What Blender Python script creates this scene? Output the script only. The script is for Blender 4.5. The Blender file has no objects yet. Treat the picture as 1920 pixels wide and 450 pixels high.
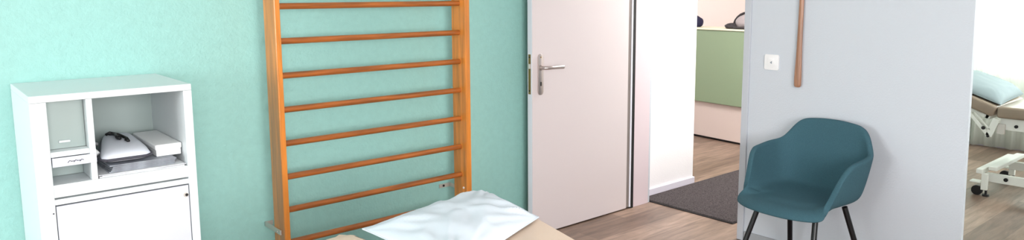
import bpy, bmesh, math, random
from mathutils import Vector, Matrix, noise
random.seed(4)
PI = math.pi
col = bpy.context.scene.collection

# ---------------------------------------------------------------- materials
def lin(c):
    return tuple(((v / 255) / 12.92 if v / 255 <= .04045 else ((v / 255 + .055) / 1.055) ** 2.4) for v in c) + (1,)

def material(name, rgb, rough=.5, metal=0, bump=0, bscale=60, vary=0, vscale=8, coat=0, detail=4, stretch=None, spec=.5):
    m = bpy.data.materials.new(name); m.use_nodes = True
    nt = m.node_tree; b = nt.nodes['Principled BSDF']
    b.inputs['Roughness'].default_value = rough; b.inputs['Metallic'].default_value = metal
    b.inputs['Specular IOR Level'].default_value = spec
    if coat:
        b.inputs['Coat Weight'].default_value = coat; b.inputs['Coat Roughness'].default_value = .15
    b.inputs['Base Color'].default_value = lin(rgb)
    tc = nt.nodes.new('ShaderNodeTexCoord'); mp = nt.nodes.new('ShaderNodeMapping')
    nt.links.new(tc.outputs['Object'], mp.inputs['Vector'])
    if stretch: mp.inputs['Scale'].default_value = stretch
    if vary:
        n = nt.nodes.new('ShaderNodeTexNoise'); n.inputs['Scale'].default_value = vscale; n.inputs['Detail'].default_value = detail
        nt.links.new(mp.outputs['Vector'], n.inputs['Vector'])
        r = nt.nodes.new('ShaderNodeValToRGB')
        r.color_ramp.elements[0].position = .3; r.color_ramp.elements[1].position = .7
        r.color_ramp.elements[0].color = lin([max(0, c * (1 - vary)) for c in rgb])
        r.color_ramp.elements[1].color = lin([min(255, c * (1 + vary)) for c in rgb])
        nt.links.new(n.outputs['Fac'], r.inputs['Fac']); nt.links.new(r.outputs['Color'], b.inputs['Base Color'])
    if bump:
        n2 = nt.nodes.new('ShaderNodeTexNoise'); n2.inputs['Scale'].default_value = bscale; n2.inputs['Detail'].default_value = 3
        nt.links.new(tc.outputs['Object'], n2.inputs['Vector'])
        bp = nt.nodes.new('ShaderNodeBump'); bp.inputs['Strength'].default_value = bump; bp.inputs['Distance'].default_value = .004
        nt.links.new(n2.outputs['Fac'], bp.inputs['Height']); nt.links.new(bp.outputs['Normal'], b.inputs['Normal'])
    return m

def floor_material():
    m = bpy.data.materials.new('vinyl_planks'); m.use_nodes = True
    nt = m.node_tree; L = nt.links; b = nt.nodes['Principled BSDF']
    b.inputs['Roughness'].default_value = .42
    tc = nt.nodes.new('ShaderNodeTexCoord')
    br = nt.nodes.new('ShaderNodeTexBrick')
    br.inputs['Scale'].default_value = 1; br.inputs['Brick Width'].default_value = 1.2; br.inputs['Row Height'].default_value = .18
    br.inputs['Mortar Size'].default_value = .0012; br.inputs['Mortar Smooth'].default_value = .2
    br.offset = .37
    br.inputs['Color1'].default_value = lin((150, 127, 111)); br.inputs['Color2'].default_value = lin((106, 87, 74))
    br.inputs['Mortar'].default_value = lin((95, 80, 70))
    L.new(tc.outputs['Object'], br.inputs['Vector'])
    mp = nt.nodes.new('ShaderNodeMapping'); mp.inputs['Scale'].default_value = (1.3, 11, 1)
    L.new(tc.outputs['Object'], mp.inputs['Vector'])
    n = nt.nodes.new('ShaderNodeTexNoise'); n.inputs['Scale'].default_value = 2.2; n.inputs['Detail'].default_value = 7; n.inputs['Distortion'].default_value = .6
    n.inputs['Roughness'].default_value = .62
    L.new(mp.outputs['Vector'], n.inputs['Vector'])
    r = nt.nodes.new('ShaderNodeValToRGB')
    r.color_ramp.elements[0].position = .32; r.color_ramp.elements[0].color = (.46, .43, .41, 1)
    r.color_ramp.elements[1].position = .68; r.color_ramp.elements[1].color = (1.25, 1.22, 1.2, 1)
    L.new(n.outputs['Fac'], r.inputs['Fac'])
    mx = nt.nodes.new('ShaderNodeMix'); mx.data_type = 'RGBA'; mx.blend_type = 'MULTIPLY'; mx.inputs[0].default_value = .85
    L.new(br.outputs['Color'], mx.inputs[6]); L.new(r.outputs['Color'], mx.inputs[7])
    L.new(mx.outputs[2], b.inputs['Base Color'])
    bp = nt.nodes.new('ShaderNodeBump'); bp.inputs['Strength'].default_value = .15; bp.inputs['Distance'].default_value = .002
    L.new(n.outputs['Fac'], bp.inputs['Height']); L.new(bp.outputs['Normal'], b.inputs['Normal'])
    return m

def glass_material():
    m = bpy.data.materials.new('clear_glass'); m.use_nodes = True
    nt = m.node_tree; nt.nodes.remove(nt.nodes['Principled BSDF'])
    out = nt.nodes['Material Output']
    t = nt.nodes.new('ShaderNodeBsdfTransparent'); g = nt.nodes.new('ShaderNodeBsdfGlossy'); g.inputs['Roughness'].default_value = .02
    x = nt.nodes.new('ShaderNodeMixShader'); x.inputs[0].default_value = .07
    nt.links.new(t.outputs[0], x.inputs[1]); nt.links.new(g.outputs[0], x.inputs[2]); nt.links.new(x.outputs[0], out.inputs[0])
    return m

def sheer_material(rgb=(247, 248, 244), transp=.06):
    m = bpy.data.materials.new('sheer_cloth'); m.use_nodes = True
    nt = m.node_tree; nt.nodes.remove(nt.nodes['Principled BSDF'])
    out = nt.nodes['Material Output']
    d = nt.nodes.new('ShaderNodeBsdfDiffuse'); d.inputs[0].default_value = lin(rgb)
    tl = nt.nodes.new('ShaderNodeBsdfTranslucent'); tl.inputs[0].default_value = lin(rgb)
    tr = nt.nodes.new('ShaderNodeBsdfTransparent')
    a = nt.nodes.new('ShaderNodeMixShader'); a.inputs[0].default_value = .6
    c = nt.nodes.new('ShaderNodeMixShader'); c.inputs[0].default_value = transp
    nt.links.new(d.outputs[0], a.inputs[1]); nt.links.new(tl.outputs[0], a.inputs[2])
    nt.links.new(a.outputs[0], c.inputs[1]); nt.links.new(tr.outputs[0], c.inputs[2]); nt.links.new(c.outputs[0], out.inputs[0])
    return m

M = dict(
    teal=material('teal_wallpaint', (150, 199, 192), .6, bump=.6, bscale=95, vary=.015, vscale=30),
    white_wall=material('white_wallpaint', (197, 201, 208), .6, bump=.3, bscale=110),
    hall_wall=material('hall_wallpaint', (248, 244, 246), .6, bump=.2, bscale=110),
    far_wall=material('far_room_wallpaint', (228, 232, 224), .6, bump=.3, bscale=90),
    pink_wall=material('blush_wallpaint', (238, 221, 215), .6, bump=.2, bscale=110),
    ceiling=material('ceiling_paint', (240, 240, 238), .8),
    floor=floor_material(),
    cab=material('white_lacquer', (222, 228, 230), .35),
    cab_shade=material('white_lacquer_shade', (152, 166, 163), .45),  # darker copy of the lacquer: compartment shade put into the colour
    cab_door=material('white_door_lacquer', (214, 217, 227), .3),
    wood=material('varnished_beech', (204, 124, 48), .32, vary=.13, vscale=3, stretch=(14, 14, 1.2), coat=.25),
    rung=material('varnished_rung', (160, 90, 38), .3, vary=.16, vscale=4, stretch=(1.2, 14, 14), coat=.3),
    steel=material('satin_steel', (205, 200, 192), .4, .5),
    nickel=material('brushed_nickel', (196, 184, 180), .32, .9),
    brass=material('brass', (150, 122, 72), .4, .8),
    dark=material('dark_metal', (40, 38, 38), .5, .3),
    door=material('door_lacquer', (213, 202, 202), .38),
    door_edge=material('door_edge_lacquer', (224, 224, 234), .4),
    frame=material('door_frame_enamel', (188, 191, 198), .4),
    frame_w=material('door_jamb_enamel', (216, 200, 205), .4),
    seal=material('rubber_seal', (14, 12, 14), .6),
    hinge_shadow=material('hinge_shadow_grey', (128, 118, 114), .6),  # tone of the shadow line beside the hinge
    base_grey=material('grey_baseboard', (160, 162, 166), .5),
    base_white=material('white_baseboard', (226, 220, 232), .5),
    mat=material('mat_pile', (62, 57, 57), .95, bump=1.0, bscale=300, vary=.5, vscale=190, spec=.1),
    mat_edge=material('mat_edging', (40, 36, 36), .8),
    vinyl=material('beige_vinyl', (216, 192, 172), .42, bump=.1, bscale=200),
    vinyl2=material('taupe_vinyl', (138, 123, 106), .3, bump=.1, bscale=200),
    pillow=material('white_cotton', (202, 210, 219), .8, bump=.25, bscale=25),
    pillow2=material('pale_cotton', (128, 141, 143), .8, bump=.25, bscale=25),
    bedframe=material('bed_frame_enamel', (222, 224, 216), .4),
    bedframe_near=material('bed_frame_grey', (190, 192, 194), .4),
    fabric=material('petrol_fabric', (62, 95, 106), .9, bump=.4, bscale=600, vary=.10, vscale=420, detail=6, spec=.2),
    chairleg=material('black_powder', (12, 12, 16), .35),
    green=material('sage_laminate', (130, 147, 118), .5),
    counter_base=material('blush_laminate', (206, 190, 182), .5),
    cream=material('cream_edge', (226, 222, 196), .45),
    navy=material('navy_cloth', (22, 18, 52), .8),
    charcoal=material('charcoal_cloth', (46, 40, 42), .8),
    greycloth=material('grey_cloth', (150, 140, 140), .8),
    plastic=material('white_plastic', (236, 234, 234), .35),
    bagcloth=material('white_soft_plastic', (226, 230, 240), .5, bump=.1, bscale=40),
    trim_grey=material('grey_piping', (66, 66, 76), .6),
    paper=material('paper', (214, 216, 220), .8, vary=.04, vscale=20),
    greypaper=material('grey_print_paper', (142, 147, 155), .7, vary=.16, vscale=22),
    box=material('white_card', (240, 242, 242), .6),
    black=material('black_plastic', (18, 18, 20), .4),
    stick=material('walnut_stick', (158, 114, 88), .4, vary=.14, vscale=3, stretch=(20, 20, 1.5), coat=.2),
    glass=glass_material(), sheer=sheer_material(),
    acrylic=material('frosted_acrylic', (214, 217, 227), .2),
    winframe=material('window_frame_white', (240, 240, 240), .4),
)

# ---------------------------------------------------------------- helpers
def box(bm, x0, x1, y0, y1, z0, z1, mtx=None, bev=0, seg=2):
    b = bmesh.new()
    r = bmesh.ops.create_cube(b, size=1)
    for v in b.verts:
        v.co = Vector((x0 + (v.co.x + .5) * (x1 - x0), y0 + (v.co.y + .5) * (y1 - y0), z0 + (v.co.z + .5) * (z1 - z0)))
    if bev: bmesh.ops.bevel(b, geom=b.edges[:], offset=bev, segments=seg, profile=.5, affect='EDGES')
    merge(bm, b, mtx)

def merge(bm, b, mtx=None):
    if mtx is not None: bmesh.ops.transform(b, matrix=mtx, verts=b.verts)
    me = bpy.data.meshes.new('tmp'); b.to_mesh(me); b.free(); bm.from_mesh(me); bpy.data.meshes.remove(me)

def tube(bm, pts, radii, seg=16, cap=True, flat=None):
    """round bar through pts with a radius at each"""
    pts = [Vector(p) for p in pts]
    if not isinstance(radii, (list, tuple)): radii = [radii] * len(pts)
    rings = []; up = None
    for i, p in enumerate(pts):
        t = (pts[min(i + 1, len(pts) - 1)] - pts[max(i - 1, 0)]).normalized()
        if up is None: up = Vector((0, 0, 1)) if abs(t.z) < .9 else Vector((1, 0, 0))
        s = t.cross(up).normalized(); u = s.cross(t).normalized(); up = u
        rings.append([bm.verts.new(p + (s * math.cos(a) * (flat or 1) + u * math.sin(a)) * radii[i]) for a in [2 * PI * k / seg for k in range(seg)]])
    for a, b in zip(rings, rings[1:]):
        for k in range(seg): bm.faces.new((a[k], a[(k + 1) % seg], b[(k + 1) % seg], b[k]))
    if cap: bm.faces.new(rings[0][::-1]); bm.faces.new(rings[-1])

def prism(bm, outline, z0, z1, bev=0, seg=3, mtx=None):
    b = bmesh.new()
    lo = [b.verts.new((x, y, z0)) for x, y in outline]; hi = [b.verts.new((x, y, z1)) for x, y in outline]
    n = len(outline)
    f0 = b.faces.new(lo[::-1]); f1 = b.faces.new(hi)
    for k in range(n): b.faces.new((lo[k], lo[(k + 1) % n], hi[(k + 1) % n], hi[k]))
    if bev:
        e = list(f0.edges) + list(f1.edges)
        bmesh.ops.bevel(b, geom=e, offset=bev, segments=seg, profile=.5, affect='EDGES', clamp_overlap=True)
    bmesh.ops.recalc_face_normals(b, faces=b.faces)
    merge(bm, b, mtx)

def thing(name, label, cat, loc=(0, 0, 0), rotz=0, group=None, kind=None):
    o = bpy.data.objects.new(name, None); col.objects.link(o); o.empty_display_size = .1
    o.location = loc; o.rotation_euler = (0, 0, rotz)
    o['label'] = label
    if cat: o['category'] = cat
    if group: o['group'] = group
    if kind: o['kind'] = kind
    return o

def mtx_of(o):
    m = Matrix.Translation(o.location) @ Matrix.Rotation(o.rotation_euler.z, 4, 'Z')
    return mtx_of(o.parent) @ m if o.parent else m

def obj(name, bm, m, parent=None, smooth=False, world=True, label=None):
    """links bm as one mesh object; world=True: coordinates are world metres, moved under the parent"""
    if parent is not None and world: bmesh.ops.transform(bm, matrix=mtx_of(parent).inverted(), verts=bm.verts)
    me = bpy.data.meshes.new(name); bmesh.ops.recalc_face_normals(bm, faces=bm.faces); bm.to_mesh(me); bm.free()
    me.materials.append(M[m])
    o = bpy.data.objects.new(name, me); col.objects.link(o)
    if parent is not None: o.parent = parent
    if smooth:
        for p in me.polygons: p.use_smooth = True
        if smooth != 'all':
            me.set_sharp_from_angle(angle=math.radians(40))
    if label: o['label'] = label
    return o

def base_origin(o, loc):
    loc = Vector(loc)
    o.data.transform(Matrix.Translation(-loc)); o.location = loc

def tag(o, label, cat, group=None, kind=None):
    o['label'] = label; o['category'] = cat
    if group: o['group'] = group
    if kind: o['kind'] = kind
    return o

def struct(name, bm, m, label=None, parent=None):
    o = obj(name, bm, m, parent)
    if parent is None: o['kind'] = 'structure'
    if label: o['label'] = label
    return o
B = bmesh.new

# ---------------------------------------------------------------- setting
TY = 3.30      # teal wall
WX = 3.81      # chair wall
CH = 2.5
XL, YB = -4.0, -1.6
b = B(); box(b, XL - .3, 9.0, YB - .3, 7.3, -.1, 0); struct('floor', b, 'floor', 'brown grey wood plank floor')
b = B(); box(b, XL - .3, 8.4, YB - .3, 7.3, CH, CH + .1); struct('ceiling', b, 'ceiling', 'white ceiling')
b = B(); box(b, XL - .25, WX, TY, TY + .12, 0, CH); struct('wall_back', b, 'teal', 'teal textured wall behind the wall bars')

def holed(b, ax, t0, t1, a0, a1, openings, z1=CH):
    """wall slab across axis ax between t0,t1 running a0..a1 with openings (p,q,zlo,zhi)"""
    def bb(p, q, zl, zh):
        if q - p < 1e-4 or zh - zl < 1e-4: return
        if ax == 'x': box(b, t0, t1, p, q, zl, zh)
        else: box(b, p, q, t0, t1, zl, zh)
    cur = a0
    for p, q, zl, zh in sorted(openings):
        bb(cur, p, 0, z1); bb(p, q, 0, zl); bb(p, q, zh, z1); cur = q
    bb(cur, a1, 0, z1)

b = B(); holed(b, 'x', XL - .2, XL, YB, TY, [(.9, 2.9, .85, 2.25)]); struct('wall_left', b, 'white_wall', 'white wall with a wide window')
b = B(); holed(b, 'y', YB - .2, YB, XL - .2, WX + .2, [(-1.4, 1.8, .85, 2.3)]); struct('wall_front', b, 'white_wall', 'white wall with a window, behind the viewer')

# wall with the doorway and the armchair (door opening Y 2.34 .. 3.19)
DY0, DY1 = 2.335, 3.19
b = B()
prism(b, [(WX, 1.13), (WX + .045, 1.135), (WX + .21, 1.32), (WX + .21, DY0), (WX, DY0)], 0, CH)
for v in b.verts:
    if v.co.y < 1.2: v.co.y += .0147 * (v.co.z - .3) + .002
box(b, WX, WX + .21, DY1 + .0, 3.27, 0, CH)
box(b, WX, WX + .21, DY0, DY1, 2.04, CH)
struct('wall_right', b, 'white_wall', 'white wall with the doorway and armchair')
b = B(); box(b, WX, WX + .045, YB, 1.13, 2.2, CH); box(b, WX, WX + .21, YB, -.6, 0, 2.2)
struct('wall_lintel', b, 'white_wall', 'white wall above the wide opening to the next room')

# hall beyond the doorway
b = B(); box(b, WX, 4.668, 3.28, 3.42, 0, CH); box(b, 4.53, 4.668, 3.42, 7.2, 0, CH); struct('wall_hall', b, 'hall_wall', 'white hall wall left of the doormat')
b = B(); box(b, WX + .21, 8.1, 2.35, 2.415, 0, CH); struct('wall_partition', b, 'far_wall', 'partition between hall and next room')
b = B(); box(b, 7.6, 7.75, 2.50, 7.2, 0, CH); struct('wall_hall_far', b, 'pink_wall', 'pale pink wall behind the reception counter')
b = B(); holed(b, 'y', 7.1, 7.25, 4.668, 7.6, [(5.0, 7.2, .9, 2.3)]); struct('wall_hall_end', b, 'hall_wall', 'hall end wall with an added window')
b = B(); holed(b, 'x', 7.97, 8.15, YB, 2.35, [(-1.0, 2.28, .80, 2.30)]); struct('wall_far', b, 'far_wall', 'far wall of the next room below the window')
b = B(); box(b, WX + .21, 8.1, YB - .2, YB, 0, CH); struct('wall_far_front', b, 'far_wall', 'side wall of the next room')

# baseboards
b = B(); box(b, WX - .012, WX, 1.15, DY0 - .045, 0, .059, bev=.002); struct('baseboard_right', b, 'base_grey', 'low grey baseboard behind the armchair')
b = B(); box(b, WX + .2, 4.68, 3.268, 3.28, 0, .058, bev=.003); box(b, 4.668, 4.68, 3.28, 7.0, 0, .058); struct('baseboard_hall', b, 'base_white', 'white baseboard along the hall wall')
b = B(); box(b, XL, 3.70, TY - .012, TY, 0, .059, bev=.002); struct('baseboard_back', b, 'base_grey', 'grey baseboard under the teal wall')
b = B(); box(b, 7.955, 7.97, YB, 2.35, 0, .03, bev=.002); struct('baseboard_far', b, 'base_white', 'low baseboard in the next room')

# door frame: casing right, jamb and seals left, head
b = B()
box(b, WX - .012, WX + .22, DY0 - .04, DY0 + .002, 0, 2.06, bev=.003)
struct('trim_1', b, 'frame', 'light grey steel casing right of the doorway')
b = B()
box(b, WX + .017, WX + .185, DY1 - .008, DY1 + .03, 0, 2.04, bev=.002)
box(b, WX - .012, WX, DY1 + .018, DY1 + .075, 0, 2.06, bev=.002)
box(b, WX - .012, WX + .2, DY0, DY1 + .02, 2.0, 2.06, bev=.003)
jamb = struct('trim_2', b, 'frame_w', 'white door jamb on the hinge side')
b = B(); box(b, WX - .009, WX + .016, DY1 - .012, DY1 + .012, 0, 2.0); struct('seal', b, 'seal', 'black rubber seal in the door frame', parent=jamb)

# open door leaf, parallel to the teal wall
FY = 3.18
d = thing('door_1', 'white door leaf standing open beside the teal wall', None, (3.785, FY, 0), kind='structure')
LX0, LX1 = 2.875, 3.755
b = B(); box(b, LX0, LX1, FY, FY + .045, .008, 2.0, bev=.003); obj('door_leaf', b, 'door', d)
b = B(); box(b, LX0 - .0015, LX0, FY + .003, FY + .042, .010, 1.998); obj('door_edge', b, 'door_edge', d, label='bright latch side edge')
b = B(); box(b, LX1 + .002, 3.784, FY + .003, FY + .035, .012, 2.0); obj('hinge_shadow_strip', b, 'hinge_shadow', d, label='grey strip for the shadow line along the hinge side')  # solid grey strip painted as the shadow line in the hinge gap
b = B(); box(b, 3.784, 3.799, FY - .002, FY + .035, .010, 2.0, bev=.003); obj('hinge_lip', b, 'door_edge', d)
# lock strike on the leaf's edge
b = B(); box(b, LX0 - .003, LX0 - .0012, FY + .014, FY + .034, .895, 1.137, bev=.0004); p = obj('lock_plate', b, 'brass', d, label='brass lock plate')
b = B(); box(b, LX0 - .012, LX0 - .002, FY + .014, FY + .033, 1.05, 1.08, bev=.003); obj('latch_bolt', b, 'steel', p)
for z in (.915, 1.12):
    b = B(); tube(b, [(LX0 - .003, FY + .024, z), (LX0 - .0045, FY + .024, z)], .005, 10); obj('screw', b, 'dark', p)
def rrect(cx, cz, w, h, r, n=6):
    pts = []
    for sx, sz, a0 in ((1, 1, 0), (-1, 1, PI / 2), (-1, -1, PI), (1, -1, 3 * PI / 2)):
        for k in range(n + 1):
            a = a0 + PI / 2 * k / n
            pts.append((cx + sx * (w / 2 - r) + r * math.cos(a), cz + sz * (h / 2 - r) + r * math.sin(a)))
    return pts
RX = Matrix(((1, 0, 0, 0), (0, 0, -1, 0), (0, 1, 0, 0), (0, 0, 0, 1)))   # (x,y,z) -> (x,-z,y): outline in XZ, thickness towards -Y
HX = 2.937
b = B(); prism(b, rrect(HX, 1.012, .042, .25, .02), -FY, -FY + .008, bev=.002, mtx=RX); pl = obj('handle_plate', b, 'nickel', d, smooth=True)
b = B(); tube(b, [(HX, FY - .008, 1.055), (HX, FY - .02, 1.055)], [.017, .014], 20); tube(b, [(HX, FY - .02, 1.055), (HX, FY - .048, 1.055), (HX + .014, FY - .058, 1.055), (HX + .05, FY - .058, 1.055), (HX + .145, FY - .056, 1.053)], [.0105, .0105, .0105, .0105, .0115], 16)
obj('lever', b, 'nickel', pl, smooth=True)
b = B(); prism(b, rrect(HX, .955, .011, .026, .005), -FY + .008, -FY + .0095, mtx=RX); obj('keyhole', b, 'dark', pl)
b = B(); tube(b, [(HX, FY - .008, 1.118), (HX, FY - .0095, 1.118)], .005, 12); obj('screw', b, 'brass', pl)

# ---------------------------------------------------------------- windows (structure)
def window(n, ax, t, a0, a1, z0, z1, mull=1, out=1, label=''):
    b = B(); w = .06; dd = .05
    def bb(p, q, zl, zh):
        if ax == 'x': box(b, t, t + out * dd if out > 0 else t, p, q, zl, zh) if out > 0 else box(b, t - dd, t, p, q, zl, zh)
        else: box(b, p, q, t, t + dd, zl, zh) if out > 0 else box(b, p, q, t - dd, t, zl, zh)
    bb(a0, a1, z0, z0 + w); bb(a0, a1, z1 - w, z1); bb(a0, a0 + w, z0 + w, z1 - w); bb(a1 - w, a1, z0 + w, z1 - w)
    for k in range(1, mull + 1):
        c = a0 + (a1 - a0) * k / (mull + 1); bb(c - .04, c + .04, z0 + w, z1 - w)
    root = struct(f'window_{n}', b, 'winframe', label)
    b = B(); h = t + out * dd * .5
    if ax == 'x': box(b, h - .003, h + .003, a0 + w, a1 - w, z0 + w, z1 - w)
    else: box(b, a0 + w, a1 - w, h - .003, h + .003, z0 + w, z1 - w)
    obj('pane', b, 'glass', root)
window(1, 'x', 8.08, -1.0, 2.28, .80, 2.30, 2, 1, 'bright window in the next room')
window(2, 'x', XL - .1, .9, 2.9, .85, 2.25, 1, -1, 'window of the left wall')
window(3, 'y', YB - .1, -1.4, 1.8, .85, 2.3, 1, -1, 'window behind the viewer')
window(4, 'y', 7.18, 5.0, 7.2, .9, 2.3, 1, 1, 'unseen window added at the end of the hall')  # unseen, added to let light into the hall

# ---------------------------------------------------------------- cabinet
CX0, CX1, CY0, CY1, CT = .304, .816, 2.812, 3.298, 1.172
c = thing('storage_cabinet', 'white storage cabinet with open compartments above a closed door, against the teal wall', 'cabinet', (.56, 3.05, 0))
b = B()
box(b, CX0, CX0 + .048, CY0, CY1, 0, 1.148, bev=.0015)
box(b, CX1 - .03, CX1, CY0, CY1, 0, 1.148, bev=.0015)
box(b, CX0, CX1, CY0, CY1, 1.1485, CT, bev=.002)
obj('carcass', b, 'cab', c)
b = B(); box(b, CX0 + .048, CX1 - .03, CY1 - .022, CY1 - .004, .05, 1.148); obj('back_panel', b, 'cab_shade', c)
b = B(); box(b, CX0 + .048, CX1 - .03, CY0 + .004, CY1 - .022, .818, .862, bev=.0015); box(b, CX0 + .048, CX1 - .03, CY0 + .002, CY1 - .022, .793, .812, bev=.001); obj('bottom_shelf', b, 'cab', c)
b = B(); box(b, .468, .487, CY0 + .002, CY1 - .022, .8625, 1.148, bev=.0015); obj('divider', b, 'cab', c)
b = B(); box(b, CX0 + .0485, .4675, CY0 + .004, CY1 - .024, .958, .976, bev=.001); obj('shelf', b, 'cab', c)
b = B(); box(b, CX0 + .0505, CX1 - .033, CY0 + .001, CY0 + .019, .04, .788, bev=.0015); dr = obj('cabinet_door', b, 'cab_door', c, label='closed white cabinet door')
b = B(); tube(b, [(.772, CY0 + .001, .752), (.772, CY0 - .002, .752)], .009, 20); lk = obj('lock', b, 'steel', dr)
b = B(); tube(b, [(.774, CY0 - .002, .752), (.774, CY0 - .0035, .752)], .0055, 14); obj('keyhole', b, 'dark', lk)
b = B(); tube(b, [(.345, CY0 + .001, .766), (.345, CY0 - .0005, .766)], .0028, 12); obj('screw_cap', b, 'trim_grey', dr)
b = B(); box(b, CX0 + .048, CX1 - .03, CY0 + .03, CY1 - .022, 0, .04); obj('plinth', b, 'cab_shade', c)

b = B(); box(b, CX0 + .049, .467, 2.868, 2.88, .977, 1.1475, bev=.001); ins = obj('inner_panel', b, 'cab_shade', c, label='recessed grey panel of the upper left compartment')
b = B(); box(b, .385, .42, 2.858, 2.8675, .998, 1.006, bev=.003); obj('handle', b, 'cab', ins, label='small white bar for the glare on the panel')  # white bar stands in for a glare on the inner panel
b = B(); box(b, CX0 + .049, .467, 2.96, 2.975, .863, .925, bev=.001); obj('inner_panel', b, 'cab_shade', c)
# shallow clear tray hung under the little shelf
t = thing('letter_tray', 'shallow frosted tray filling the gap under the small shelf of the white cabinet', 'tray', (.41, 2.82, .925))
b = B(); box(b, .356, .466, CY0 - .004, CY0 + .14, .926, .930); box(b, .356, .360, CY0 - .004, CY0 + .14, .930, .956); box(b, .462, .466, CY0 - .004, CY0 + .14, .930, .956); box(b, .356, .466, CY0 + .136, CY0 + .14, .930, .956)
obj('tray_body', b, 'acrylic', t)
b = B(); box(b, .354, .486, CY0 - .0085, CY0 - .0045, .926, .957, bev=.001); fr = obj('tray_front', b, 'acrylic', t)
b = B()
for k in range(5):
    x = .398 + k * .009; tube(b, [(x, CY0 - .0095, .937 + .004 * (k % 2)), (x + .006, CY0 - .0095, .944 - .003 * (k % 2)), (x + .012, CY0 - .0095, .941)], .0011, 6)
obj('scribble', b, 'trim_grey', fr, label='faint grey mark on the tray front')
# contents of the wide compartment
def sheet_stack(name, x0, x1, y0, y1, z0, n, dz, m, rot=0, jitter=.006, label='', cat='paper', group=None):
    b = B(); cx, cy = (x0 + x1) / 2, (y0 + y1) / 2
    for k in range(n):
        r = Matrix.Translation((cx + random.uniform(-jitter, jitter), cy + random.uniform(-jitter, jitter), z0 + k * dz)) @ Matrix.Rotation(rot + random.uniform(-.05, .05) * (jitter > 0), 4, 'Z')
        box(b, -(x1 - x0) / 2, (x1 - x0) / 2, -(y1 - y0) / 2, (y1 - y0) / 2, 0, dz * .86, mtx=r)
    o = obj(name, b, m); base_origin(o, (cx, cy, z0)); tag(o, label, cat, group); return o
sheet_stack('paper_pad', .495, .779, 2.822, 3.2, .8625, 4, .0025, 'paper', 0, .001, 'wide white paper pad lying at the bottom of the open compartment', 'paper')
for k in range(6):
    sheet_stack('magazine', .525 + random.uniform(-.004, .004), .745 + random.uniform(-.004, .004), 2.835, 3.14, .873 + .0045 * k, 1, .0045, 'greypaper', .04 + random.uniform(-.03, .03), 0, 'thin grey magazine in the untidy stack between paper pad and padded pouch', 'magazine', 'magazines under the padded pouch')
# white flat box right
t = thing('flat_box', 'flat white box at the right of the open compartment, beside the padded pouch', 'box', (.743, 3.03, .9005), -.0)
b = B(); box(b, .693, .780, 2.868, 3.20, .9005, .928, bev=.003); obj('box_body', b, 'box', t)
b = B(); box(b, .690, .783, 2.865, 3.203, .924, .945, bev=.004); obj('lid', b, 'box', t)

# padded pouch
t = thing('padded_pouch', 'white padded pouch with grey piping and a black cord, lying on the magazines', 'pouch', (.565, 3.0, .9005))
out = []
def pouch_w(s):   # half width along depth (0 front .. 1 back)
    return .090 - .040 * s
N, K = 18, 22
b = B(); grid = {}
for j in range(K + 1):
    s = j / K; yy = 2.822 + .40 * s
    for i in range(N + 1):
        u = -1 + 2 * i / N
        e = (1 - abs(u) ** 4) ** .5 * (1 - abs(2 * s - 1) ** 4) ** .5
        edge = (1 - abs(2 * s - 1) ** 5) ** .25 if abs(2 * s - 1) < 1 else 0
        xx = .585 + u * pouch_w(s) * (.72 + .28 * edge) + .045 * s
        for side in (0, 1):
            z = .921 + (.032 * e if side else -.020 * e) + (.010 * s)
            grid[i, j, side] = b.verts.new((xx, yy, z))
for side in (0, 1):
    for j in range(K):
        for i in range(N):
            f = (grid[i, j, side], grid[i + 1, j, side], grid[i + 1, j + 1, side], grid[i, j + 1, side])
            b.faces.new(f if side else f[::-1])
bmesh.ops.remove_doubles(b, verts=b.verts, dist=1e-5)
rim = [tuple(grid[i, 0, 1].co) if grid[i, 0, 1].is_valid else None for i in range(N + 1)]
pts = []
def pr(u, s):
    edge = (max(0, 1 - abs(2 * s - 1) ** 5)) ** .25
    return (.585 + u * pouch_w(s) * (.72 + .28 * edge) + .045 * s, 2.822 + .40 * s, .921 + .010 * s)
pts = [pr(-1 + 2 * i / 12, 0) for i in range(13)] + [pr(1, j / 16) for j in range(1, 17)] + [pr(1 - 2 * i / 8, 1) for i in range(1, 9)] + [pr(-1, 1 - j / 16) for j in range(1, 17)]
pb = obj('pouch_body', b, 'bagcloth', t, smooth='all')
b = B(); tube(b, pts, .005, 8); obj('piping', b, 'trim_grey', t, smooth='all')
def cz(p): return [(x, y, z + .0) for x, y, z in p]
b = B(); tube(b, [(.592, 3.13, .962), (.602, 3.10, .966), (.607, 3.05, .962), (.600, 2.99, .966), (.592, 3.0, .968), (.600, 3.06, .972), (.616, 3.06, .966), (.625, 3.0, .962), (.620, 2.95, .960), (.612, 2.96, .965)], .0055, 8)
tube(b, [(.580, 3.13, .962), (.592, 3.12, .970), (.607, 3.12, .964), (.618, 3.10, .962)], .0055, 8)
obj('cord', b, 'black', t, smooth='all', label='black knotted cord')
b = B(); tube(b, [(.545, 3.12, .93), (.520, 3.11, .94), (.502, 3.04, .95), (.500, 2.97, .946), (.512, 2.93, .93)], .008, 8); obj('handle', b, 'box', t, smooth='all')

# ---------------------------------------------------------------- wall bars
w = thing('wall_bars', 'varnished wooden wall bars fixed to the teal wall', 'wall bars', (1.797, 3.14, 0))
for x0, x1 in ((1.259, 1.286), (2.300, 2.332)):
    b = B(); box(b, x0, x1, 3.08, 3.203, 0, 2.35, bev=.004, seg=3); obj('post', b, 'wood', w)
zz = [1.450 - .1568 * k for k in range(-5, 9)]
for z in zz:
    b = B(); tube(b, [(1.284, 3.138, z), (1.3, 3.138, z), (2.285, 3.138, z), (2.303, 3.138, z)], .0145, 20, flat=1.0)
    obj('rung', b, 'rung', w, smooth=True)
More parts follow.
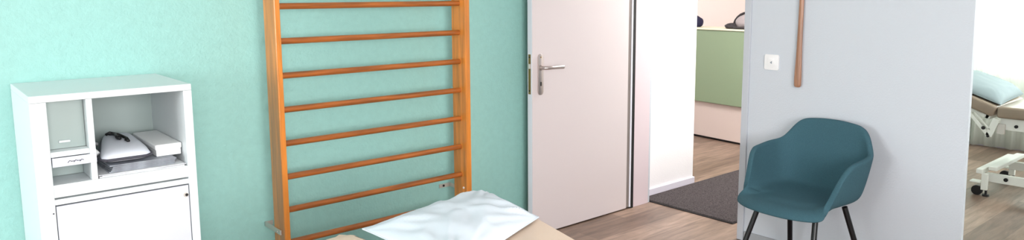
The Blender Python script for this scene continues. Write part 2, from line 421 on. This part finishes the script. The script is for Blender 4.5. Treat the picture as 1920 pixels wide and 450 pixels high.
# metal wall brackets: a tab on the wall, an arm along the post
def bracket(xa, xs, ztop, xwall0, xwall1, y_front):
    b = B(); box(b, xa, xs, y_front, 3.299, ztop - .022, ztop, bev=.0015); box(b, xwall0, xwall1, 3.293, 3.2985, ztop - .022, ztop, bev=.001)
    o = obj('bracket', b, 'steel', w); return o
for z in (.425, 1.95):
    o = bracket(1.2505, 1.2585, z, 1.2505, 1.29, 3.115, )
    b = B(); tube(b, [(1.2505, 3.15, z - .011), (1.247, 3.15, z - .011)], .005, 10); obj('screw', b, 'steel', o)
    o = bracket(2.3325, 2.338, z, 2.262, 2.338, 3.12)
    b = B(); tube(b, [(2.290, 3.293, z - .011), (2.290, 3.289, z - .011)], .0065, 10); obj('screw', b, 'dark', o)
    b = B(); tube(b, [(2.300, 3.112, z + .012), (2.297, 3.112, z + .012)], .006, 10); obj('bolt', b, 'plastic', o)

# ---------------------------------------------------------------- treatment table in front
aP = Vector((.974, -.227, 0)); rotb = math.atan2(-.227, .974)
hc = aP * .82 + Vector((.227, .974, 0)) * 2.335     # centre of the head end
TZ = .70
tt = thing('treatment_table', 'beige padded treatment table below the wall bars, head end with a face notch', 'treatment table', (hc.x, hc.y, 0), rotb)
def arc(cx, cy, r, a0, a1, n=8):
    return [(cx + r * math.cos(math.radians(a0 + (a1 - a0) * k / n)), cy + r * math.sin(math.radians(a0 + (a1 - a0) * k / n))) for k in range(n + 1)]
HW = .40
o_ = [(HW, -1.9), (HW, -.14)] + arc(HW - .13, -.13, .13, 0, 90) + arc(.245, -.035, .035, 90, 180, 4) + arc(.08, -.13, .13, 0, -90)[1:] + arc(-.08, -.13, .13, -90, -180)[:-1] + arc(-.245, -.035, .035, 0, 90, 4) + arc(-HW + .13, -.13, .13, 90, 180) + [(-HW, -1.9)]
b = B(); prism(b, o_, TZ - .07, TZ, bev=.022, seg=4); obj('padded_top', b, 'vinyl', tt, smooth=True, world=False)
b = B()
for x in (-.33, .29): box(b, x, x + .04, -1.85, -.30, TZ - .12, TZ - .0705)
for y in (-1.8, -1.0, -.34): box(b, -.29, .29, y, y + .04, TZ - .12, TZ - .0705)
obj('frame', b, 'bedframe_near', tt, world=False)
for x in (-.29, .29):
    for y in (-1.7, -.5):
        b = B(); box(b, x - .025, x + .025, y - .025, y + .025, .03, TZ - .1205, bev=.004); lg = obj('leg', b, 'bedframe_near', tt, world=False)
        b = B(); tube(b, [(x, y, 0), (x, y, .03)], [.03, .024], 14); obj('rubber_foot', b, 'black', lg, world=False)

def pillow(name, mat, L, W, T, loc, rot, tiltm=None, seed=0, sag=.06, nu=72, nv=52, wr=.006, quad=None, ex=2.2, eh=.62):
    b = B(); g = {}
    for side in (1, -1):
        for j in range(nv + 1):
            for i in range(nu + 1):
                u = -1 + 2 * i / nu; v = -1 + 2 * j / nv
                u2 = math.sin(u * PI / 2); v2 = math.sin(v * PI / 2)
                x = u2 * L / 2 * (1 - sag * (1 - v2 * v2)); y = v2 * W / 2 * (1 - sag * (1 - u2 * u2))
                if quad:
                    us = (x / (L / 2) + 1) / 2; vs_ = (y / (W / 2) + 1) / 2
                    q4 = quad[0] * (1 - us) * (1 - vs_) + quad[1] * us * (1 - vs_) + quad[2] * us * vs_ + quad[3] * (1 - us) * vs_
                    x, y = q4.x, q4.y
                h = (max(0, 1 - abs(u2) ** ex) ** eh) * (max(0, 1 - abs(v2) ** ex) ** eh)
                q = Vector((u2 * 1.6 + seed, v2 * 1.2, side * .4))
                ang = math.atan2(abs(v2) - 1.05, abs(u2) - 1.05)
                rad = math.hypot(abs(v2) - 1.05, abs(u2) - 1.05)
                w1 = noise.noise(Vector((ang * 6 + seed, rad * 1.1, (u2 > 0) * 3.3 + (v2 > 0) * 7.1))) * math.exp(-rad * 1.1)
                w2 = noise.noise(q * 2.2) * .7 + noise.noise(Vector((u2 * 9 + v2 * 5 + seed, (u2 - v2) * 2.2, 0))) * .12
                ed = min(1, 4 * (1 - abs(u2))) * min(1, 4 * (1 - abs(v2)))
                dz = ed * wr * (w1 * 2.6 + w2)
                z = T * (.64 * h if side > 0 else -.16 * min(h, .8)) + (dz if side > 0 else 0)
                if side < 0 and (i in (0, nu) or j in (0, nv)): g[i, j, side] = g[i, j, 1]; continue
                g[i, j, side] = b.verts.new((x, y, z))
    for side in (1, -1):
        for j in range(nv):
            for i in range(nu):
                f = (g[i, j, side], g[i + 1, j, side], g[i + 1, j + 1, side], g[i, j + 1, side])
                b.faces.new(f if side > 0 else f[::-1])
    zmin = min(v.co.z for v in b.verts)
    bmesh.ops.translate(b, vec=(0, 0, -zmin), verts=b.verts)
    seam = [tuple(g[i, 0, 1].co) for i in range(nu + 1)] + [tuple(g[nu, j, 1].co) for j in range(1, nv + 1)] + [tuple(g[i, nv, 1].co) for i in range(nu - 1, -1, -1)] + [tuple(g[0, j, 1].co) for j in range(nv - 1, -1, -1)]
    root = obj(name, b, mat, smooth='all')
    b = B(); tube(b, seam, .0028, 6); s = obj('seam', b, mat, root, world=False, smooth='all')
    root.location = loc; root.rotation_euler = (tiltm or (0, 0, 0))[0:2] + (rot,) if tiltm else (0, 0, rot)
    return root
pc = Vector((1.40, 1.91))
quad = [Vector(p) - pc for p in ((1.13, 1.58), (1.668, 1.815), (1.735, 2.195), (1.135, 2.115))]
pw = pillow('pillow', 'pillow', .58, .44, .092, (pc.x, pc.y, TZ + .0005), 0, seed=1.7, quad=quad, ex=2.6, eh=.6, sag=.035, wr=.013)
tag(pw, 'white cotton pillow lying on the beige treatment table in front', 'pillow')

# ---------------------------------------------------------------- doormat
t = thing('doormat', 'dark grey pile doormat just inside the doorway', 'doormat', (4.8, 2.88, 0))
b = B(); box(b, 4.02, 5.6, 2.505, 3.266, .0005, .008, bev=.002); obj('mat_base', b, 'mat_edge', t)
b = B(); box(b, 4.028, 5.592, 2.511, 3.262, .008, .013, bev=.002); obj('pile', b, 'mat', t)

# ---------------------------------------------------------------- reception counter
ra = math.atan2(.125, 1.0)
rc = thing('reception_counter', 'sage green fronted reception counter in the hall beyond the doorway', 'counter', (6.25, 4.15, 0), -ra * .8)
b = B(); box(b, .0, .55, -1.25, 1.3, .025, .388); obj('lower_base', b, 'counter_base', rc, world=False, label='blush coloured lower panel')
b = B(); box(b, .03, .52, -1.2, 1.25, 0, .025); obj('kick_strip', b, 'dark', rc, world=False, label='dark kick strip')
b = B(); box(b, -.03, .08, -1.27, 1.32, .384, 1.125, bev=.006); obj('front_panel', b, 'green', rc, world=False, label='sage green front panel')
b = B(); box(b, .08, .56, -1.25, 1.3, .389, .74); box(b, .081, .3, -1.25, 1.3, 1.08, 1.1245); obj('cabinet_body', b, 'cream', rc, world=False)
b = B(); box(b, -.04, .32, -1.28, 1.33, 1.1255, 1.142, bev=.003); obj('countertop', b, 'cream', rc, world=False, label='cream counter top')
def cworld(x, y, z):
    return mtx_of(rc) @ Vector((x, y, z))
# bags on the counter
def lump(b, c, s, seed, rot=0, cut=-.7, p=.12):
    k = bmesh.new(); bmesh.ops.create_icosphere(k, subdivisions=4, radius=1)
    for v in k.verts:
        n = noise.noise(v.co * 1.7 + Vector((seed, 0, 0)))
        q = v.co * (1 + p * n); q.z = max(q.z, cut)
        v.co = Vector((q.x * s[0], q.y * s[1], (q.z - cut) * s[2]))
    merge(b, k, Matrix.Translation(c) @ Matrix.Rotation(rot, 4, 'Z'))
q = cworld(.10, .385, 1.1425)
b = B(); lump(b, q, (.09, .10, .070), 3.1); o = obj('cloth_bag', b, 'navy', smooth='all'); base_origin(o, q); tag(o, 'dark navy rounded bag on the left of the green counter', 'bag')
q = cworld(.10, -.24, 1.1425)
t = thing('shoulder_bag', 'grey and charcoal bag on the counter next to the door casing', 'bag', q)
b = B(); lump(b, q + Vector((0, -.06, 0)), (.09, .14, .085), 5.3); obj('bag_body', b, 'greycloth', t, smooth='all', label='grey middle of the bag')
b = B(); lump(b, q + Vector((-.02, .11, 0)), (.07, .075, .033), 8.3); obj('side_pocket', b, 'charcoal', t, smooth='all')
pts = []
for k in range(13):
    a = PI * k / 12; pts.append(tuple(q + Vector((-.03, -.06 + .152 * math.cos(a), .008 + .152 * math.sin(a)))))
b = B(); tube(b, pts, .012, 8); tube(b, [tuple(q + Vector((-.098, -.17, .012))), tuple(q + Vector((-.105, -.06, .012))), tuple(q + Vector((-.098, .05, .012)))], .011, 8); obj('dark_trim', b, 'charcoal', t, smooth='all', label='charcoal edge band')

# ---------------------------------------------------------------- armchair
CHX, CHY, CHR = 3.478, 1.767, math.radians(-4.4)
ac = thing('armchair', 'petrol blue upholstered bucket armchair with black legs against the white wall', 'chair', (CHX, CHY, 0), CHR)
def sm(a, b_, x):
    x = max(0, min(1, (x - a) / (b_ - a))); return x * x * (3 - 2 * x)
SZ = .440
def rim_h(th):
    d_ = math.degrees(abs(th))
    if d_ > 180: d_ = 360 - d_
    return SZ + .246 * sm(50, 80, d_) + .021 * sm(80, 122, d_) + .129 * sm(126, 146, d_) + .012 * sm(146, 172, d_)
def plan_r(th):
    d_ = math.degrees(abs(th))
    if d_ > 180: d_ = 360 - d_
    ca, sa = -math.cos(th), math.sin(th)
    hx = .292 if ca < 0 else .243; hy = .282
    n = 2.5 if ca < 0 else 2.5 + 1.4 * sm(90, 115, d_)
    return (abs(ca / hx) ** n + abs(sa / hy) ** n) ** (-1 / n)
def blur(fn, th, w):
    ks = [-2, -1, 0, 1, 2]; ws = [1, 2, 3, 2, 1]
    return sum(g * fn(th + math.radians(w) * k) for k, g in zip(ks, ws)) / 9
def shell(th, t):
    """th: 0 = front (-X), pi = back (+X); t: 0 centre .. 1 rim"""
    a = abs(th); d_ = math.degrees(a)
    h = blur(rim_h, th, 4.5); ca, sa = -math.cos(th), math.sin(th)
    R = blur(plan_r, th, 4)
    back = sm(95, 180, d_); rad = .065
    H = h - SZ
    R -= .032 * sm(46, 74, d_)
    back = sm(95, 180, d_)
    fl = .27 - .01 * back
    rad = .065
    if t < .62:
        r = (R - rad) * t / .62; z = SZ - .012 * (1 - (t / .62) ** 2) + 0.0
        z -= .014 * sm(.35, .62, t) * (1 - sm(44, 68, d_))
        off = 0
    else:
        s = (t - .62) / .38
        z0 = SZ - .014 * (1 - sm(44, 68, d_))
        if H < .03:
            r = R - rad + rad * .9 * math.sin(s * PI / 2); z = z0 - .022 * s * s + H
        else:
            k = min(1, H / .08)
            if s < .35:
                q = s / .35; r = R - rad + rad * math.sin(q * PI / 2); z = z0 + rad * k * .8 * (1 - math.cos(q * PI / 2))
            else:
                q = (s - .35) / .65; zz0 = z0 + rad * k * .8
                z = zz0 + (h - zz0) * q; r = R + (z - zz0) * fl * (1 - .25 * q)
    return Vector((ca * r, sa * r, z))
NT, NR = 160, 28
b = B(); rings = []
cen = b.verts.new(shell(0, 0))
for j in range(1, NR + 1):
    rings.append([b.verts.new(shell(-PI + 2 * PI * i / NT, j / NR)) for i in range(NT)])
for i in range(NT): b.faces.new((cen, rings[0][i], rings[0][(i + 1) % NT]))
for j in range(NR - 1):
    for i in range(NT): b.faces.new((rings[j][i], rings[j + 1][i], rings[j + 1][(i + 1) % NT], rings[j][(i + 1) % NT]))
bmesh.ops.smooth_vert(b, verts=[v for r_ in rings[:-1] for v in r_], factor=.5, use_axis_x=True, use_axis_y=True, use_axis_z=True)
for _ in range(3): bmesh.ops.smooth_vert(b, verts=[v for r_ in rings[-14:] for v in r_], factor=.5, use_axis_x=True, use_axis_y=True, use_axis_z=True)
o = obj('seat_shell', b, 'fabric', ac, smooth='all', world=False)
md = o.modifiers.new('thickness', 'SOLIDIFY'); md.thickness = .028; md.offset = -1 ; md.use_rim = True
md = o.modifiers.new('round', 'SUBSURF'); md.levels = 1; md.render_levels = 1
SHELL = o
b = B(); box(b, -.09, .09, -.10, .10, .388, .403, bev=.004); obj('mounting_plate', b, 'chairleg', ac, world=False)
for sx in (-1, 1):
    for sy in (-1, 1):
        b = B(); tube(b, [(sx * .114, sy * .164, .418), (sx * .128, sy * .172, .37), (sx * .235, sy * .235, .002), (sx * .2355, sy * .2355, 0)], [.014, .014, .0135, .0095, .009], 16)
        bmesh.ops.transform(b, matrix=Matrix.Rotation(math.radians(-5), 4, 'Z'), verts=b.verts)
        obj('leg', b, 'chairleg', ac, smooth=True, world=False)

# ---------------------------------------------------------------- light switch
RW = Matrix(((0, 0, -1, 0), (-1, 0, 0, 0), (0, 1, 0, 0), (0, 0, 0, 1)))  # outline (a,z), thickness -> world (-thick, -a, z)
ls = thing('light_switch', 'square white light switch on the wall between doorway and wooden stick', 'light switch', (WX, 2.156, 1.10))
b = B(); prism(b, rrect(-2.156, 1.10, .088, .088, .008), -WX + .0, -WX + .008, bev=.002, mtx=RW); obj('plate', b, 'plastic', ls, smooth=True)
b = B(); prism(b, rrect(-2.156, 1.10, .042, .042, .006), -WX + .008, -WX + .013, bev=.002, mtx=RW); rk = obj('button', b, 'plastic', ls, smooth=True)
b = B(); prism(b, [(-2.163, 1.098), (-2.150, 1.108), (-2.150, 1.090)], -WX + .013, -WX + .0138, mtx=RW); obj('symbol', b, 'greypaper', rk, label='small grey arrow symbol')

# ---------------------------------------------------------------- wooden stick on the wall
st = thing('wooden_stick', 'long slim brown wooden stick hanging on the white wall above the armchair', 'stick', (WX - .018, 1.985, .972))
b = B(); prof = [(.972, .010), (.975, .017), (.985, .0205), (1.03, .0205), (1.10, .018), (1.20, .0155), (1.35, .014), (1.6, .013), (1.9, .013), (1.91, .009)]
tube(b, [(WX - .017, 1.988 - .006 * (z - .97), z) for z, r in prof], [r for z, r in prof], 20, flat=None)
for v in b.verts: v.co.x = WX - .017 + (v.co.x - WX + .017) * .6
obj('shaft', b, 'stick', st, smooth='all')
b = B(); tube(b, [(WX, 1.983, 1.885), (WX - .04, 1.983, 1.89)], .003, 8); obj('nail', b, 'steel', st)

# ---------------------------------------------------------------- treatment table in the next room
f = thing('treatment_table', 'taupe height adjustable treatment table on a white wheeled frame in the next room', 'treatment table', (6.3, 1.0, 0))
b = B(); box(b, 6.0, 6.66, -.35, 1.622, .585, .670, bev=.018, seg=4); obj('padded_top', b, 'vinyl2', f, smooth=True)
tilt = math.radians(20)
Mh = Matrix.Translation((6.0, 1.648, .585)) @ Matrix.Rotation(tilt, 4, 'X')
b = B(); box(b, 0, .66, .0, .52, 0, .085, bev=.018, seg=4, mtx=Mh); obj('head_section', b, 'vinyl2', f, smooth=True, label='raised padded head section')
b = B()
for x in (.05, .57): box(b, x, x + .035, .03, .48, -.032, -.0005, mtx=Mh)
box(b, .05, .605, .02, .05, -.032, -.0005, mtx=Mh)
hf = obj('head_frame', b, 'bedframe', f)
b = B()
for x in (6.05, 6.57): box(b, x, x + .03, -.30, 1.605, .495, .5845, bev=.004)
for y in (-.28, .6, 1.52): box(b, 6.08, 6.57, y, y + .04, .525, .58)
uf = obj('upper_frame', b, 'bedframe', f)
def ybar(b, x, p, q, w=.028, d_=.03):   # flat bar in the YZ plane
    v = Vector((0, q[0] - p[0], q[1] - p[1])); L = v.length; a = math.atan2(v.z, v.y)
    box(b, 0, d_, 0, L, -w / 2, w / 2, bev=.003, mtx=Matrix.Translation((x, p[0], p[1])) @ Matrix.Rotation(a, 4, 'X'))
for x in (6.02, 6.6):
    b = B(); ybar(b, x, (1.625, .575), (1.668, .44), .045, .012); ybar(b, x + .0, (1.668, .445), (1.81, .61), .026, .012); ybar(b, x, (1.66, .49), (1.77, .61), .012, .010)
    s = obj('head_strut', b, 'bedframe', f)
    b = B(); tube(b, [(x, 1.70, .50), (x - .012, 1.70, .50)], .013, 14); obj('pivot_knob', b, 'black', s)
    b = B(); tube(b, [(x, 1.668, .442), (x - .01, 1.668, .442)], .009, 14); obj('pivot_bolt', b, 'black', s)
for y in (1.505, 1.62, .8):
    b = B(); tube(b, [(6.05, y, .530), (6.04, y, .530)], .012, 14); obj('bolt', b, 'black', uf)
b = B(); box(b, 6.03, 6.05, 1.57, 1.62, .465, .54, bev=.003); obj('hinge_plate', b, 'steel', uf)
# base with crossbars, rails, lift arms, casters
b = B(); box(b, 5.96, 6.70, 1.665, 1.71, .165, .20, bev=.005); obj('crossbar', b, 'bedframe', f)
b = B(); box(b, 5.99, 6.66, 1.585, 1.64, .195, .225, bev=.005); obj('crossbar', b, 'bedframe', f)
b = B(); box(b, 5.99, 6.66, -.35, -.30, .165, .20, bev=.005); obj('crossbar', b, 'bedframe', f)
b = B()
for x in (6.03, 6.58): box(b, x, x + .035, -.30, 1.665, .10, .165, bev=.004)
rl = obj('base_rails', b, 'bedframe', f)
for y in (1.535, .9, 0.2):
    b = B(); tube(b, [(6.03, y, .135), (6.02, y, .135)], .014, 14); obj('bolt', b, 'black', rl)
for x in (6.10, 6.53):
    for y0, y1 in ((1.15, 1.45), (.05, .35)):
        b = B(); ybar(b, x, (y0, .13), (y1, .55), .05, .03); obj('lift_arm', b, 'bedframe', f)
b = B(); tube(b, [(6.3, 1.2, .2), (6.3, .55, .5)], .03, 16); tube(b, [(6.3, .9, .34), (6.3, .35, .54)], .018, 16); obj('lift_motor', b, 'bedframe', f, smooth=True)
for x in (5.985, 6.64):
    for y in (1.655, -.325):
        b = B(); box(b, x - .016, x + .016, y - .02, y + .02, .045, .168, bev=.003); fk = obj('caster_fork', b, 'bedframe', f)
        b = B(); tube(b, [(x - .012, y + .045, .036), (x + .012, y + .045, .036)], .036, 20); obj('wheel', b, 'black', fk, smooth=True)
        b = B(); tube(b, [(x, y - .012, 0), (x, y - .012, .014), (x, y - .012, .016), (x, y - .012, .045)], [.024, .024, .008, .008], 16); obj('foot_pad', b, 'black', fk)
        b = B(); box(b, x - .03, x + .04, y + .02, y + .09, .095, .107, bev=.003); obj('brake_lever', b, 'bedframe', fk)

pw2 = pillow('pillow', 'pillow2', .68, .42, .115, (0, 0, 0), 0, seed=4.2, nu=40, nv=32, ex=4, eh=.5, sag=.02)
pw2.matrix_world = Mh @ Matrix.Translation((.37, .225, .086)) @ Matrix.Rotation(math.radians(3), 4, 'Z')
tag(pw2, 'pale blue grey pillow on the raised head of the next room\'s treatment table', 'pillow')

# sheer curtain at the far window
def curtain(y0, y1, seed, label):
    b = B(); cols = []; n_ = int((y0 - y1) * 170)
    for i in range(n_ + 1):
        y = y0 - (y0 - y1) * i / n_; row = []
        for z in (.015, .4, .9, 1.6, 2.36):
            k = .6 + .4 * (1 - z / 2.4)
            x = 7.9 + k * (.012 * math.sin(y * 62 + seed + .4 * z) + .005 * math.sin(y * 141 + 1 + seed))
            row.append(b.verts.new((x, y, z + (.006 * math.sin(y * 40) if z < .1 else 0))))
        cols.append(row)
    for i in range(n_):
        for j in range(4): b.faces.new((cols[i][j], cols[i + 1][j], cols[i + 1][j + 1], cols[i][j + 1]))
    cu = obj('curtain', b, 'sheer', smooth='all'); base_origin(cu, (7.9, (y0 + y1) / 2, .01)); tag(cu, label, 'curtain')
    md = cu.modifiers.new('thickness', 'SOLIDIFY'); md.thickness = .001
curtain(2.335, .9, 0, 'pale floor length sheer curtain at the bright window behind the taupe treatment table')
b = B(); tube(b, [(7.9, 2.33, 2.39), (7.9, -1.0, 2.39)], .012, 12)
for y in (2.3, .6, -.9): tube(b, [(7.9, y, 2.39), (7.97, y, 2.39)], .008, 8)
o = obj('curtain_rod', b, 'steel', smooth=True); base_origin(o, (7.9, .7, 2.39)); tag(o, 'thin steel curtain rod above the window of the next room', 'curtain rod')

# ---------------------------------------------------------------- light
wd = bpy.data.worlds.new('sky'); bpy.context.scene.world = wd; wd.use_nodes = True
bg = wd.node_tree.nodes['Background']; bg.inputs[0].default_value = (.90, .96, 1, 1); bg.inputs[1].default_value = 3.5

def area(name, loc, rot, sx, sy, power, color=(1, 1, 1), spread=PI):
    l = bpy.data.lights.new(name, 'AREA'); l.shape = 'RECTANGLE'; l.size = sx; l.size_y = sy; l.energy = power; l.color = color; l.spread = spread
    o = bpy.data.objects.new(name, l); col.objects.link(o); o.location = loc; o.rotation_euler = rot; return o
area('daylight_left_window', (XL - .28, 1.9, 1.6), (0, -PI / 2, 0), 1.5, 2.0, 270, (.96, .99, 1))
area('daylight_front_window', (.2, YB - .28, 1.6), (PI / 2, 0, 0), 3.4, 1.6, 350, (1, .97, .96))
area('daylight_far_window', (8.3, .68, 1.6), (0, PI / 2, 0), 1.7, 3.6, 290, (.88, .98, 1))
area('hall_end_fill_light', (6.1, 7.35, 1.6), (-PI / 2, 0, 0), 2.3, 1.5, 80, (1, .97, .95))  # added light outside the unseen hall window
area('hall_fill_light', (5.0, 2.85, 2.45), (0, 0, 0), .6, .3, 105, (1, .97, .98))  # added fill with no fixture, brightens the hall wall
area('next_room_fill_light', (6.2, .3, 2.46), (0, 0, 0), .8, .8, 75, (.95, 1, 1))  # added fill with no fixture, lifts the curtain and next room

# ---------------------------------------------------------------- camera
F, YAW, PITCH, ROLL, CYP = 1343.92434, 0.706221774, 0.132188590, 0.00586499844, 225 - 58.206595
fwd = Vector((math.sin(YAW) * math.cos(PITCH), math.cos(YAW) * math.cos(PITCH), -math.sin(PITCH)))
right = Vector((math.cos(YAW), -math.sin(YAW), 0)); down = fwd.cross(right)
r_ = right * math.cos(ROLL) + down * math.sin(ROLL); d_ = fwd.cross(r_)
cam = bpy.data.cameras.new('camera'); co = bpy.data.objects.new('camera', cam); col.objects.link(co)
mt = Matrix((( r_.x, -d_.x, -fwd.x, 0), (r_.y, -d_.y, -fwd.y, 0), (r_.z, -d_.z, -fwd.z, 1.5), (0, 0, 0, 1)))
co.matrix_world = mt
cam.sensor_fit = 'HORIZONTAL'; cam.sensor_width = 36; cam.lens = F / 1920 * 36; cam.shift_y = -(225 - CYP) / 1920
cam.clip_start = .05
sc = bpy.context.scene; sc.camera = co
vs = sc.view_settings; vs.view_transform = 'Standard'; vs.look = 'None'; vs.gamma = 1; vs.exposure = -.36; vs.use_curve_mapping = False
